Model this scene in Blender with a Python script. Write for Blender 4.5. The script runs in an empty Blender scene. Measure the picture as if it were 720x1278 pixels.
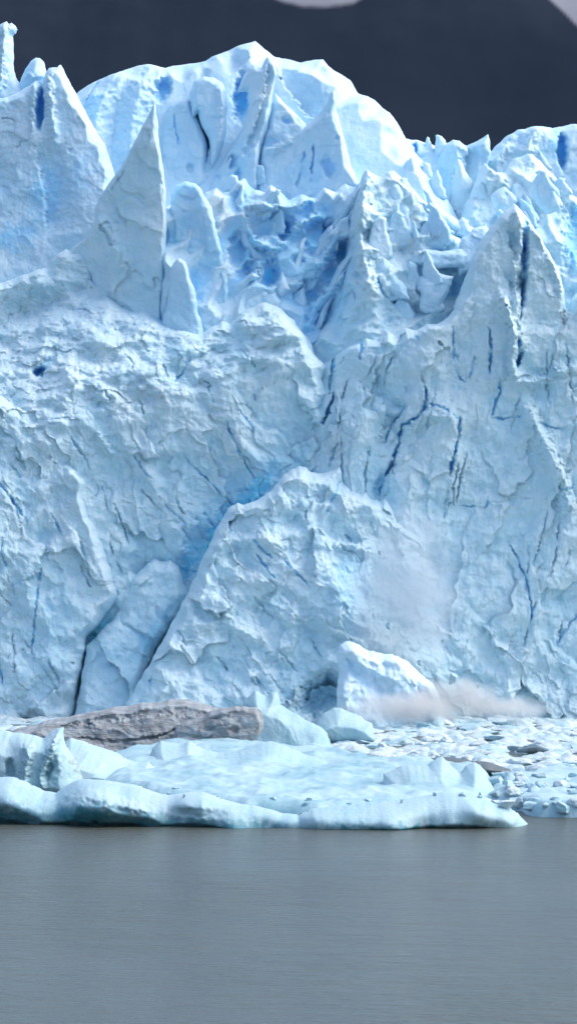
import bpy, math, random
import numpy as np
R = math.radians
C = bpy.context.scene.collection
sc = bpy.context.scene

# ------------------------------------------------------------------ camera, sky, sun, exposure
F = 5170.0          # focal length in photograph pixels (720 wide)
CAM_H = 16.0        # eye above the lake
HOR = 683.0         # image row of the horizon
cd = bpy.data.cameras.new('camera'); cam = bpy.data.objects.new('camera', cd); C.objects.link(cam)
cam.location = (0, 0, CAM_H); cam.rotation_euler = (R(90), 0, 0)
cd.sensor_fit = 'HORIZONTAL'; cd.sensor_width = 36.0
cd.lens = 36.0 * F / 720.0
cd.shift_y = (HOR - 639.0) / 720.0
cd.clip_start = 1.0; cd.clip_end = 60000.0
sc.camera = cam

SUN_EL, SUN_AZ = 50.0, 80.0          # azimuth clockwise from +Y (the view direction)
w = bpy.data.worlds.new('World'); sc.world = w; w.use_nodes = True
nt = w.node_tree; nt.nodes.clear()
sky = nt.nodes.new('ShaderNodeTexSky'); sky.sky_type = 'NISHITA'; sky.sun_disc = False
sky.sun_elevation = R(SUN_EL); sky.sun_rotation = R(SUN_AZ)
sky.air_density = 1.0; sky.dust_density = 4.0; sky.ozone_density = 0.8
bg = nt.nodes.new('ShaderNodeBackground'); bg.inputs['Strength'].default_value = 0.15
wo = nt.nodes.new('ShaderNodeOutputWorld')
nt.links.new(sky.outputs[0], bg.inputs[0]); nt.links.new(bg.outputs[0], wo.inputs[0])

ld = bpy.data.lights.new('sun', 'SUN'); ld.energy = 0.5; ld.angle = R(55); ld.color = (1.0, 0.97, 0.93)
sun = bpy.data.objects.new('sun', ld); C.objects.link(sun)
from mathutils import Vector
sd = Vector((math.sin(R(SUN_AZ)) * math.cos(R(SUN_EL)), math.cos(R(SUN_AZ)) * math.cos(R(SUN_EL)), math.sin(R(SUN_EL))))
sun.rotation_euler = sd.to_track_quat('Z', 'Y').to_euler(); sun.location = (60, 100, 200)

vs = sc.view_settings
vs.view_transform = 'Standard'; vs.look = 'None'; vs.exposure = 0.97; vs.gamma = 1.0; vs.use_curve_mapping = False
sc.cycles.max_bounces = 12; sc.cycles.diffuse_bounces = 7; sc.cycles.volume_bounces = 2
sc.cycles.use_denoising = True

# ------------------------------------------------------------------ helpers: numbers
def PX(px, Y): return (px - 360.0) / F * Y
def PZ(py, Y): return CAM_H - (py - HOR) / F * Y
def YW(py): return F * CAM_H / (py - HOR)            # distance of a waterline row

def ihash(ix, iy, iz, seed):
    h = (ix.astype(np.int64) * 374761393 + iy.astype(np.int64) * 668265263 + iz.astype(np.int64) * 2147483647 + seed * 974634777) & 0xFFFFFFFF
    h = ((h ^ (h >> 13)) * 1274126177) & 0xFFFFFFFF
    h = ((h ^ (h >> 16)) * 2246822519) & 0xFFFFFFFF
    return h ^ (h >> 15)
def rnd(ix, iy, iz, seed): return (ihash(ix, iy, iz, seed) & 0xFFFFFF) / float(0x1000000)
G3 = np.array([(1,1,0),(-1,1,0),(1,-1,0),(-1,-1,0),(1,0,1),(-1,0,1),(1,0,-1),(-1,0,-1),(0,1,1),(0,-1,1),(0,1,-1),(0,-1,-1),(1,1,0),(-1,1,0),(0,-1,1),(0,-1,-1)], float)
def pn(x, y, z=None, seed=0):
    z = np.zeros_like(x) if z is None else z
    x0 = np.floor(x); y0 = np.floor(y); z0 = np.floor(z)
    fx, fy, fz = x - x0, y - y0, z - z0
    u, v, ww = (t * t * t * (t * (t * 6 - 15) + 10) for t in (fx, fy, fz))
    r = 0
    for i in (0, 1):
        for j in (0, 1):
            for k in (0, 1):
                g = G3[ihash(x0 + i, y0 + j, z0 + k, seed) & 15]
                d = g[..., 0] * (fx - i) + g[..., 1] * (fy - j) + g[..., 2] * (fz - k)
                r = r + d * (u if i else 1 - u) * (v if j else 1 - v) * (ww if k else 1 - ww)
    return r
def fbm(x, y, z=None, o=4, seed=0, g=.5):
    r = 0; a = 1.0; f = 1.0
    for i in range(o):
        r = r + a * pn(x * f, y * f, None if z is None else z * f, seed + i * 17); a *= g; f *= 2.03
    return r
def scoops(x, y, seed, alpha=.9, tilt=.8, off=.35):
    """sharp ridges between hollow facets, about -0.4..1"""
    ix = np.floor(x); iy = np.floor(y); best = None; z0 = np.zeros_like(ix)
    for i in (-1, 0, 1):
        for j in (-1, 0, 1):
            a = ix + i; b = iy + j
            cx = a + .15 + .7 * rnd(a, b, z0, seed); cy = b + .15 + .7 * rnd(a, b, z0, seed + 1)
            dx = x - cx; dy = y - cy
            h = off * rnd(a, b, z0, seed + 2) + tilt * ((rnd(a, b, z0, seed + 3) - .5) * dx + (rnd(a, b, z0, seed + 4) - .5) * dy) + alpha * (dx * dx + dy * dy)
            best = h if best is None else np.minimum(best, h)
    return best
def facets(x, y, seed, tilt=1.2, off=.6):
    """broken chips: flat tilted planes that meet at small sharp steps"""
    ix = np.floor(x); iy = np.floor(y); bd = None; z0 = np.zeros_like(ix)
    for i in (-1, 0, 1):
        for j in (-1, 0, 1):
            a = ix + i; b = iy + j
            dx = x - a - .1 - .8 * rnd(a, b, z0, seed); dy = y - b - .1 - .8 * rnd(a, b, z0, seed + 1)
            d = np.maximum(abs(dx) + .35 * abs(dy), abs(dy) + .2 * abs(dx))
            h = off * (rnd(a, b, z0, seed + 2) - .5) + tilt * ((rnd(a, b, z0, seed + 3) - .5) * dx + (rnd(a, b, z0, seed + 4) - .5) * dy)
            if bd is None: bd, bh = d, h
            else:
                m = d < bd; bd = np.where(m, d, bd); bh = np.where(m, h, bh)
    return bh
def scoops3(x, y, z, seed, alpha=.9, tilt=.8, off=.3):
    ix, iy, iz = np.floor(x), np.floor(y), np.floor(z); best = None
    for i in (-1, 0, 1):
        for j in (-1, 0, 1):
            for k in (-1, 0, 1):
                a, b, c = ix + i, iy + j, iz + k
                dx = x - a - .15 - .7 * rnd(a, b, c, seed); dy = y - b - .15 - .7 * rnd(a, b, c, seed + 1); dz = z - c - .15 - .7 * rnd(a, b, c, seed + 2)
                h = off * rnd(a, b, c, seed + 3) + tilt * ((rnd(a, b, c, seed + 4) - .5) * dx + (rnd(a, b, c, seed + 5) - .5) * dy + (rnd(a, b, c, seed + 6) - .5) * dz) + alpha * (dx * dx + dy * dy + dz * dz)
                best = h if best is None else np.minimum(best, h)
    return best
def sst(a, b, x):
    t = np.clip((x - a) / (b - a), 0, 1); return t * t * (3 - 2 * t)
def seg_dist(U, V, pts, close=False):
    """distance to a polyline, and fraction along it, and signed side"""
    n = len(pts); best = np.full(U.shape, 1e9); tt = np.zeros(U.shape); sg = np.zeros(U.shape); NX = np.zeros(U.shape); NY = np.zeros(U.shape)
    rng = range(n if close else n - 1); L = 0.0; lens = []
    for i in rng:
        a, b = pts[i], pts[(i + 1) % n]; lens.append(math.hypot(b[0] - a[0], b[1] - a[1]))
    tot = sum(lens) or 1
    for k, i in enumerate(rng):
        ax, ay = pts[i]; bx, by = pts[(i + 1) % n]; dx, dy = bx - ax, by - ay; l2 = dx * dx + dy * dy
        if l2 < 1e-9: continue
        t = np.clip(((U - ax) * dx + (V - ay) * dy) / l2, 0, 1)
        qx = ax + t * dx; qy = ay + t * dy
        d = np.hypot(U - qx, V - qy); m = d < best
        best = np.where(m, d, best); tt = np.where(m, (L + t * lens[k]) / tot, tt)
        sg = np.where(m, np.sign((U - ax) * dy - (V - ay) * dx), sg)
        NX = np.where(m, qx, NX); NY = np.where(m, qy, NY)
        L += lens[k]
    return best, tt, sg, NX, NY
def inside(U, V, pts):
    r = np.zeros(U.shape, bool); n = len(pts)
    for i in range(n):
        x1, y1 = pts[i]; x2, y2 = pts[(i + 1) % n]
        if y1 == y2: continue
        c = ((y1 > V) != (y2 > V)) & (U < (x2 - x1) * (V - y1) / (y2 - y1) + x1)
        r ^= c
    return r
def roughen(pts, amp, rs, levels=3, minlen=4):
    """break a traced outline up into smaller irregular steps"""
    for _ in range(levels):
        out = []; n = len(pts)
        for i in range(n):
            a, b = pts[i], pts[(i + 1) % n]; out.append(a)
            l = math.hypot(b[0] - a[0], b[1] - a[1])
            if l > minlen:
                s = rs.uniform(-1, 1) * min(l, 26) * amp; t = rs.uniform(.35, .65)
                out.append((a[0] + (b[0] - a[0]) * t - (b[1] - a[1]) / l * s, a[1] + (b[1] - a[1]) * t + (b[0] - a[0]) / l * s))
        pts = out
    return pts

def mesh_from(name, V, Fc, mat, parent=None, attrs=None, smooth=True):
    me = bpy.data.meshes.new(name)
    V = np.asarray(V, np.float32); Fc = np.asarray(Fc, np.int32)
    k = Fc.shape[1]
    me.vertices.add(len(V)); me.vertices.foreach_set('co', V.ravel())
    me.loops.add(Fc.size); me.loops.foreach_set('vertex_index', Fc.ravel())
    me.polygons.add(len(Fc)); me.polygons.foreach_set('loop_start', np.arange(0, Fc.size, k, dtype=np.int32))
    me.polygons.foreach_set('use_smooth', np.full(len(Fc), smooth))
    me.update(calc_edges=True); me.validate()
    for an, av in (attrs or {}).items():
        at = me.attributes.new(an, 'FLOAT', 'POINT'); at.data.foreach_set('value', np.asarray(av, np.float32))
    me.materials.append(mat)
    o = bpy.data.objects.new(name, me); C.objects.link(o)
    if parent: o.parent = parent
    return o
def tag(o, label=None, cat=None, group=None, kind=None):
    if label: o['label'] = label
    if cat: o['category'] = cat
    if group: o['group'] = group
    if kind: o['kind'] = kind
    return o

# ------------------------------------------------------------------ materials
def newmat(name):
    m = bpy.data.materials.new(name); m.use_nodes = True
    t = m.node_tree; b = t.nodes['Principled BSDF']; return m, t, b
def nd(t, typ, **kw):
    n = t.nodes.new(typ)
    for k, v in kw.items():
        if k in n.inputs.keys(): n.inputs[k].default_value = v
        else: setattr(n, k, v)
    return n
def mixc(t, fac, a, b):
    m = t.nodes.new('ShaderNodeMix'); m.data_type = 'RGBA'
    for sock, v in ((0, fac), (6, a), (7, b)):
        if hasattr(v, 'node'): t.links.new(v, m.inputs[sock])
        else: m.inputs[sock].default_value = v
    return m.outputs[2]
def math_(t, op, a, b=None, clamp=False):
    m = t.nodes.new('ShaderNodeMath'); m.operation = op; m.use_clamp = clamp
    for i, v in ((0, a), (1, b)):
        if v is None: continue
        if hasattr(v, 'node'): t.links.new(v, m.inputs[i])
        else: m.inputs[i].default_value = v
    return m.outputs[0]
def ramp(t, src, a, b):
    m = t.nodes.new('ShaderNodeMapRange'); m.inputs[1].default_value = a; m.inputs[2].default_value = b
    t.links.new(src, m.inputs[0]); return m.outputs[0]
def ice_material(name, snow, ice, deep, bump=.5, fine=1.0, sss=0.0, rough=.55):
    m, t, b = newmat(name)
    tc = nd(t, 'ShaderNodeTexCoord'); obj = tc.outputs['Object']
    def noise(scale, detail=6, rough_=.6, vec=obj, dist=0.0):
        n = nd(t, 'ShaderNodeTexNoise', Scale=scale, Detail=detail, Roughness=rough_, Distortion=dist); t.links.new(vec, n.inputs['Vector']); return n.outputs[0]
    A = lambda n: nd(t, 'ShaderNodeAttribute', attribute_name=n).outputs['Fac']
    big = noise(.16 * fine, 5); mid = noise(.7 * fine, 6, .65); sm = noise(3.2 * fine, 4, .7)
    patch = math_(t, 'ADD', ramp(t, big, .38, .68), ramp(t, mid, .40, .75)); patch = math_(t, 'MULTIPLY', patch, .42, True)
    col = mixc(t, patch, snow, ice)
    bl = math_(t, 'ADD', A('blue'), math_(t, 'MULTIPLY', math_(t, 'SUBTRACT', mid, .5), A('blue')), True)
    col = mixc(t, bl, col, deep)
    dn = math_(t, 'MULTIPLY', A('dirt'), ramp(t, sm, .35, .6), True)
    col = mixc(t, dn, col, (.27, .25, .24, 1))
    t.links.new(col, b.inputs['Base Color'])
    b.inputs['Roughness'].default_value = rough; b.inputs['Specular IOR Level'].default_value = .35; b.inputs['IOR'].default_value = 1.31
    if sss:
        t.links.new(math_(t, 'MULTIPLY', A('blue'), sss, True), b.inputs['Subsurface Weight']); b.inputs['Subsurface Radius'].default_value = (.12, .5, 1.0); b.inputs['Subsurface Scale'].default_value = 1.6
    # small broken relief
    st = nd(t, 'ShaderNodeMapping'); st.inputs['Rotation'].default_value = (0, R(-32), 0); st.inputs['Scale'].default_value = (1.6, 1.6, .55)
    t.links.new(obj, st.inputs[0])
    f1 = noise(1.7 * fine, 8, .68, st.outputs[0], .4); f2 = noise(5 * fine, 4, .6)
    vo = nd(t, 'ShaderNodeTexVoronoi', Scale=1.5 * fine); vo.feature = 'F1'; t.links.new(st.outputs[0], vo.inputs['Vector'])
    h = math_(t, 'ADD', math_(t, 'MULTIPLY', f1, .9), math_(t, 'ADD', math_(t, 'MULTIPLY', f2, .10), math_(t, 'MULTIPLY', vo.outputs[0], .16)))
    bp = nd(t, 'ShaderNodeBump', Strength=bump, Distance=.8 / fine); t.links.new(h, bp.inputs['Height']); t.links.new(bp.outputs[0], b.inputs['Normal'])
    return m

ICE = ice_material('glacier_ice', (.71, .89, .96, 1), (.48, .79, .93, 1), (.22, .66, .97, 1), bump=.55, sss=.7)
ICE_CLEAN = ice_material('smooth_glacier_ice', (.63, .80, .90, 1), (.45, .73, .89, 1), (.16, .60, .97, 1), bump=.32, sss=.7)
FLOE = ice_material('floe_ice', (.44, .61, .68, 1), (.29, .52, .62, 1), (.04, .24, .32, 1), bump=.28, fine=1.3, rough=.4)
BRASH = ice_material('brash_ice', (.66, .78, .83, 1), (.46, .64, .72, 1), (.12, .40, .52, 1), bump=.6, fine=1.6)

# dirty, layered ice
m, t, b = newmat('dirty_layered_ice'); DIRTY = m
tc = nd(t, 'ShaderNodeTexCoord')
mp = nd(t, 'ShaderNodeMapping'); mp.inputs['Rotation'].default_value = (0, R(8), 0); mp.inputs['Scale'].default_value = (.22, .3, 1.1); t.links.new(tc.outputs['Object'], mp.inputs[0])
n1 = nd(t, 'ShaderNodeTexNoise', Scale=1.6, Detail=7, Roughness=.65, Distortion=.6); t.links.new(mp.outputs[0], n1.inputs[0])
n2 = nd(t, 'ShaderNodeTexNoise', Scale=1.5, Detail=7, Roughness=.7); t.links.new(tc.outputs['Object'], n2.inputs[0])
c = mixc(t, ramp(t, n1.outputs[0], .30, .62), (.18, .20, .215, 1), (.36, .43, .475, 1))
c = mixc(t, ramp(t, n2.outputs[0], .52, .72), c, (.19, .185, .185, 1))
t.links.new(c, b.inputs['Base Color']); b.inputs['Roughness'].default_value = .6
h = math_(t, 'ADD', n1.outputs[0], math_(t, 'MULTIPLY', n2.outputs[0], .6))
bp = nd(t, 'ShaderNodeBump', Strength=.8, Distance=.5); t.links.new(h, bp.inputs['Height']); t.links.new(bp.outputs[0], b.inputs['Normal'])

m, t, DKb = newmat('dark_wet_ice'); DARK = m
DKb.inputs['Base Color'].default_value = (.085, .115, .13, 1); DKb.inputs['Roughness'].default_value = .4
# silty lake water
m, t, b = newmat('silty_lake_water'); WATER = m
tc = nd(t, 'ShaderNodeTexCoord')
def wn(sx, sy, scale, det, rot=0, rg=.55):
    mp = nd(t, 'ShaderNodeMapping'); mp.inputs['Scale'].default_value = (sx, sy, 1); mp.inputs['Rotation'].default_value = (0, 0, R(rot)); t.links.new(tc.outputs['Object'], mp.inputs[0])
    n = nd(t, 'ShaderNodeTexNoise', Scale=scale, Detail=det, Roughness=rg); t.links.new(mp.outputs[0], n.inputs[0]); return n.outputs[0]
a1 = wn(.45, .8, .42, 7, 4, .66); a2 = wn(.7, 1.1, 1.8, 5, -7, .6); a3 = wn(.04, .02, 1, 3)
h = math_(t, 'ADD', math_(t, 'MULTIPLY', a1, 1.0), math_(t, 'MULTIPLY', a2, .35))
h = math_(t, 'MULTIPLY', h, ramp(t, a3, .2, .8))
bp = nd(t, 'ShaderNodeBump', Strength=1.0, Distance=1.0); t.links.new(h, bp.inputs['Height']); t.links.new(bp.outputs[0], b.inputs['Normal'])
c = mixc(t, a3, (.060, .070, .056, 1), (.078, .088, .072, 1)); t.links.new(c, b.inputs['Base Color'])
b.inputs['Roughness'].default_value = .21; b.inputs['IOR'].default_value = 1.33

# mountain
m, t, b = newmat('dark_mountain_rock'); ROCK = m
tc = nd(t, 'ShaderNodeTexCoord')
n1 = nd(t, 'ShaderNodeTexNoise', Scale=.004, Detail=6, Roughness=.6); t.links.new(tc.outputs['Object'], n1.inputs[0])
c = mixc(t, n1.outputs[0], (.018, .028, .047, 1), (.023, .033, .052, 1))
c = mixc(t, nd(t, 'ShaderNodeAttribute', attribute_name='snow').outputs['Fac'], c, (.26, .27, .31, 1))
t.links.new(c, b.inputs['Base Color']); b.inputs['Roughness'].default_value = 1; b.inputs['Specular IOR Level'].default_value = .05

# ------------------------------------------------------------------ builder for traced ice masses with real thickness
def slab(name, outline, Y, thick, mat, parent=None, res=1.4, tilt=(0, 0), edge=1.0, relief=1.0, style='wall', amp=.10, seed=1,
         ops=(), back=None, smooth_top=0.0, cell=1.0, ang=-32, stretch=1.8, round_=.5, blue0=0.0, prof=None, hard=True, cave=0.13, mixtop=None, crinkle=.75):
    """outline in photograph pixels seen at distance Y; closed mesh, front relief in metres, tilt = metres of recession per metre (x, z)"""
    rs = random.Random(seed)
    pts = roughen(outline, amp, rs) if amp else list(outline)
    s = Y / F                                          # metres per pixel
    us = [p[0] for p in pts]; vs_ = [p[1] for p in pts]
    gu = np.arange(min(us) - 2 * res, max(us) + 2 * res, res); gv = np.arange(min(vs_) - 2 * res, max(vs_) + 2 * res, res)
    U, V = np.meshgrid(gu, gv)
    d, tt, sg, NX, NY = seg_dist(U, V, pts, True)
    ins = inside(U, V, pts)
    keep = ins | (d < res * .95)
    out = keep & ~ins
    close_in = ins & (d < res * .25)
    snap = out | close_in
    U2 = np.where(snap, NX, U); V2 = np.where(snap, NY, V)
    D = np.where(snap, 0, d) * s                       # metres from the edge
    X = (U2 - 360) * s; Z = CAM_H - (V2 - HOR) * s
    en_ = pn(X / 2.3, Z / 2.3, seed=seed + 90); edge_ = edge * (.75 + .9 * np.clip(en_ + .3, 0, 1))
    t_ = np.clip(D / edge_, 0, 1); pr = (.45 * t_ + .55 * np.sqrt(np.clip(1 - (1 - t_) ** 2, 0, 1))) if hard else np.sqrt(np.clip(1 - (1 - t_) ** 2, 0, 1))
    x0 = (sum(us) / len(us) - 360) * s; z0 = CAM_H - (sum(vs_) / len(vs_) - HOR) * s
    base = Y + tilt[0] * (X - x0) + tilt[1] * (Z - z0)
    if prof is not None: base = base + prof(U2, V2)
    hollow = None
    # relief
    c_, s_ = math.cos(R(ang)), math.sin(R(ang))
    wx = 1.1 * fbm(X / 7, Z / 7, o=3, seed=seed + 50); wz = 1.1 * fbm(X / 7 + 31, Z / 7, o=3, seed=seed + 51)
    XX, ZZ = X + wx * 1.6, Z + wz * 1.6
    a = (XX * c_ - ZZ * s_); bb = (XX * s_ + ZZ * c_) / stretch
    if style == 'wall':
        w1 = .5 * pn(X / 1.1, Z / 1.1, seed=seed + 41); w2 = .5 * pn(X / 1.1 + 7, Z / 1.1, seed=seed + 42)
        big_ = scoops(a / 6.5 / cell, bb / 6.5 / cell, seed, alpha=.7)
        rel = 2.4 * big_ + 1.5 * facets((a + w1) / 3.6 / cell, (bb + w2) / 3.6 / cell, seed + 9, tilt=1.5, off=.25) + .5 * scoops(a / 2.3, bb / 2.3, seed + 12, alpha=.6) + .62 * crinkle * facets((a + w1) / 1.5, (bb + w2) / 1.5, seed + 18, off=.22) + .24 * crinkle * facets((a + w1 * .5) / .62, (bb + w2 * .5) / .62, seed + 27, off=.2) + .15 * scoops(a / .8, bb / .8, seed + 28) + .8 * fbm(X / 3, Z / 3, o=6, seed=seed, g=.5)
        hollow = 1 - sst(-.2, .9, rel - .4 * big_)
        if mixtop is not None:
            cr = 1.6 * scoops(XX / 5.0, ZZ / 2.8, seed + 5) + .7 * facets((X + w1) / 2.0, (Z + w2) / 1.3, seed + 6, off=.3) + .22 * facets((X + w1) / .8, (Z + w2) / .6, seed + 7, off=.3) + 1.5 * fbm(X / 3.4, Z / 2.4, o=6, seed=seed + 8, g=.47)
            mt_ = mixtop(U2); k_ = 1 - sst(mt_ - 30, mt_ + 22, V2 + 14 * pn(U2 / 30, V2 / 30, seed=3)); rel = rel * (1 - k_) + (cr + .4) * k_
        rel = (rel - 1.0)
    elif style == 'honey':
        big_ = scoops(a / 2.3, bb / 2.3, seed, alpha=1.5, off=.5, tilt=1.0)
        rel = 2.6 * big_ + .55 * scoops(a / 1.1, bb / 1.1, seed + 9) + .35 * facets(a / .9, bb / .9, seed + 18, off=.25) + .4 * fbm(X / 2.5, Z / 2.5, o=4, seed=seed, g=.45) - 1.3
        hollow = 1 - sst(.1, .6, big_)
    elif style == 'crumble':
        big_ = scoops(a / 2.4, bb / 2.4, seed, alpha=1.4, off=.55)
        rel = 2.6 * big_ + 1.0 * scoops(a / 1.1, bb / 1.1, seed + 9) + .45 * scoops(X / .6, Z / .6, seed + 18) + .9 * fbm(X / 2.5, Z / 2.5, o=6, seed=seed, g=.56)
        hollow = 1 - sst(.15, .65, big_)
        rel = (rel - 1.3)
    elif style == 'smooth':
        rel = 1.0 * fbm(X / 9, Z / 9, o=3, seed=seed) + .75 * scoops(a / 3.2, bb / 3.2, seed, alpha=.7) + .30 * facets((a + .3 * wx) / 1.7, (bb + .3 * wz) / 1.7, seed + 9) + .12 * facets(a / .8, bb / .8, seed + 10) + .26 * fbm(X / 1.3, Z / 1.6, o=6, seed=seed + 3, g=.6)
        hollow = 1 - sst(0.0, .55, scoops(a / 3.2, bb / 3.2, seed, alpha=.7))
    else:   # snow
        rel = .9 * fbm(X / 6, Z / 6, o=5, seed=seed, g=.45) + .25 * scoops(a / 2.4, bb / 2.4, seed + 4, alpha=.6)
    fade = .45 + .55 * np.clip(D / .8, 0, 1)
    rel = rel * relief * fade
    blue = np.full(U.shape, blue0); dirt = np.zeros(U.shape); dep = np.zeros(U.shape)
    if hollow is not None and cave: blue = blue + cave * hollow  # hollows tinted bluer: dense ice, with its inner glow painted into the colour
    jx = 2.2 * fbm(U2 / 9, V2 / 9, o=3, seed=seed + 71); jy = 2.2 * fbm(U2 / 9 + 9, V2 / 9, o=3, seed=seed + 72)
    hx = 1.6 * pn(U2 / 3.5, V2 / 3.5, seed=seed + 73); hy = 1.6 * pn(U2 / 3.5, V2 / 3.5, seed=seed + 74)
    UJ, VJ = U2 + jx * 1.6 + hx * 1.3, V2 + jy * 1.6 + hy * 1.3
    for op in ops:
        k = op[0]
        if k == 'crack':                               # ('crack', pts, width px, depth m[, blue])
            dd, tq, sgn, _, _ = seg_dist(U2 + jx * .9 + hx, V2 + jy * .9 + hy, op[1]); tp = np.clip(np.minimum(tq, 1 - tq) * 5, 0, 1) ** .8; wv = .75 * op[2] * tp * (.55 + .9 * np.clip(pn(U2 / 9 + 3, V2 / 9, seed=seed + 61) + .5, 0, 1.2))
            g = (1 - sst(wv * .22, wv * .22 + 1.1 + wv * .12, dd)) * np.clip(tp * 1.5, 0, 1) * np.clip(.75 + 1.2 * pn(U2 / 16, V2 / 16, seed=seed + 62), .1, 1); dep += .55 * op[3] * g
            blue = np.maximum(blue, np.clip(g * 1.5, 0, 1) * (.75 if (len(op) < 5 or op[4] >= .2) else op[4] * 2))
        elif k == 'dent':                              # ('dent', cx, cy, rx, ry, angle, depth, blue, sharp)
            _, cx, cy, rx, ry, an, dp, bl = op[:8]; sh = op[8] if len(op) > 8 else .6
            ca, sa = math.cos(R(an)), math.sin(R(an)); jj = min(1.2, min(rx, ry) / 11.0); du = U2 + (UJ - U2) * jj - cx; dv = V2 + (VJ - V2) * jj - cy
            q = np.hypot((du * ca + dv * sa) / rx, (-du * sa + dv * ca) / ry)
            g = 1 - sst(1 - sh, 1 + .15, q); dep += .5 * dp * g; blue = np.maximum(blue, bl * (1 - sst(.3, 1.15, q)))
        elif k == 'blue':
            _, cx, cy, rx, ry, an, bl = op; ca, sa = math.cos(R(an)), math.sin(R(an)); du = UJ + 3 * jx - cx; dv = VJ + 3 * jy - cy
            q = np.hypot((du * ca + dv * sa) / rx, (-du * sa + dv * ca) / ry); blue = np.maximum(blue, bl * (1 - sst(.25, 1.2, q)))
        elif k == 'dirt':
            _, cx, cy, rx, ry, an, bl = op; ca, sa = math.cos(R(an)), math.sin(R(an)); du = UJ + 3 * jx - cx; dv = VJ + 3 * jy - cy
            q = np.hypot((du * ca + dv * sa) / rx, (-du * sa + dv * ca) / ry); dirt = np.maximum(dirt, bl * (1 - sst(.3, 1.2, q)))
        elif k == 'ridge':                             # ('ridge', pts, width px, height m)
            dd, tq, sgn, _, _ = seg_dist(UJ, VJ, op[1]); g = np.clip(1 - dd / op[2], 0, 1); dep -= op[3] * g * np.clip(np.minimum(tq, 1 - tq) * 8, .25, 1)
        elif k == 'step':                              # ('step', pts, width px, height m): side to the left of travel stands back
            dd, tq, sgn, _, _ = seg_dist(UJ, VJ, op[1]); en = np.clip(np.minimum(tq, 1 - tq) * 6, 0, 1)
            sd_ = np.where(sgn >= 0, 1, -1) * dd; dep += op[3] * en * (sst(-op[2] * .15, op[2] * .15, sd_)) * (1 - sst(0, op[4] if len(op) > 4 else 60, dd))
    yf = base - thick / 2 * pr * round_ * 2 - rel * np.clip(D / .25, 0, 1) + dep * np.clip(D / .5, 0, 1)
    yb = base + thick / 2 * pr * round_ * 2 if back is None else base + back * pr
    yb = np.maximum(yb, yf + .02 * (D > 0)) + (np.clip(dep, 0, None) * .0)
    yb = np.where(D > 0, np.maximum(yb, yf + .3 * np.clip(D, 0, 1)), yf)
    H, W = U.shape
    idx = -np.ones((H, W), int); idx[keep] = np.arange(keep.sum()); n = int(keep.sum())
    q = keep[:-1, :-1] & keep[1:, :-1] & keep[:-1, 1:] & keep[1:, 1:]
    allsnap = snap[:-1, :-1] & snap[1:, :-1] & snap[:-1, 1:] & snap[1:, 1:]
    q &= ~allsnap
    A_ = idx[:-1, :-1][q]; B_ = idx[1:, :-1][q]; C_ = idx[1:, 1:][q]; D_ = idx[:-1, 1:][q]
    front = np.stack([A_, B_, C_, D_], 1)
    isb = snap[keep]
    # the back is coarser only in relief, shares the rim vertices
    bi = np.where(isb, np.arange(n), np.cumsum(~isb) - 1 + n)
    backf = bi[front][:, ::-1]
    Vf = np.stack([X[keep], yf[keep], Z[keep]], 1)
    Vb = np.stack([X[keep], yb[keep] + .0, Z[keep]], 1)[~isb]
    VV = np.concatenate([Vf, Vb]); FF = np.concatenate([front, backf])
    bl = np.concatenate([blue[keep], blue[keep][~isb]]); di = np.concatenate([dirt[keep], dirt[keep][~isb]])
    if parent is None:                                  # put the origin at the waterline under the piece
        o3 = np.array([x0, Y, 0.0]); VV = VV - o3
        o = mesh_from(name, VV, FF, mat, None, {'blue': bl, 'dirt': di}); o.location = tuple(o3)
    else:
        o = mesh_from(name, VV - np.array(parent.location), FF, mat, parent, {'blue': bl, 'dirt': di})
    return o

# ------------------------------------------------------------------ setting: lake, mountain
def grid_sheet(name, x0, x1, y0, y1, nx, ny, zf, mat, attrs=None, dense=False):
    tx = np.linspace(-1, 1, nx); tx = (.12 * tx + .88 * tx ** 3) if dense else tx
    X, Y = np.meshgrid((x0 + x1) / 2 + (x1 - x0) / 2 * tx, np.linspace(y0, y1, ny)); Z = zf(X, Y)
    i = np.arange(nx * ny).reshape(ny, nx)
    FF = np.stack([i[:-1, :-1].ravel(), i[:-1, 1:].ravel(), i[1:, 1:].ravel(), i[1:, :-1].ravel()], 1)
    return mesh_from(name, np.stack([X.ravel(), Y.ravel(), Z.ravel()], 1), FF, mat, None, {k: v(X, Y).ravel() for k, v in (attrs or {}).items()})
lake = grid_sheet('water', -6000, 6000, -3000, 9000, 3, 3, lambda X, Y: X * 0, WATER); tag(lake, kind='structure')
def mz(X, Y):
    r = np.clip((Y - 2300) / 1400, 0, 1); r = r * r * (3 - 2 * r)
    return -8 + r * (760 + 150 * fbm(X / 900, Y / 900, o=4, seed=4) + 14 * fbm(X / 160, Y / 160, o=4, seed=9) + X * .04)
def msnow(X, Y):
    Z = mz(X, Y); px = 360 + X * F / Y; py = HOR - (Z - CAM_H) * F / Y
    n = fbm(X / 22, Z / 16, o=3, seed=12, g=.4) * 8
    line = np.interp(px, [-900, -400, 0, 200, 330, 350, 375, 400, 425, 442, 460, 560, 660, 687, 720, 760, 820, 900, 1200, 1600], [-120, -30, -70, -45, -9, 1, 5, 6, 5, 1, -10, -50, -28, 0, 30, 52, 46, -15, -60, -20])
    rock = sst(.02, .22, fbm(X / 120, Z / 60, o=4, seed=15)) * sst(0, 60, line - py)      # bare bands higher up
    return np.clip((1 - sst(-4, 4, py - line + n * .35)) * (1 - .8 * rock), 0, 1)
mt = grid_sheet('mountain', -2600, 2600, 2300, 4000, 1100, 900, mz, ROCK, {'snow': msnow}, dense=True); tag(mt, kind='structure')

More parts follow.
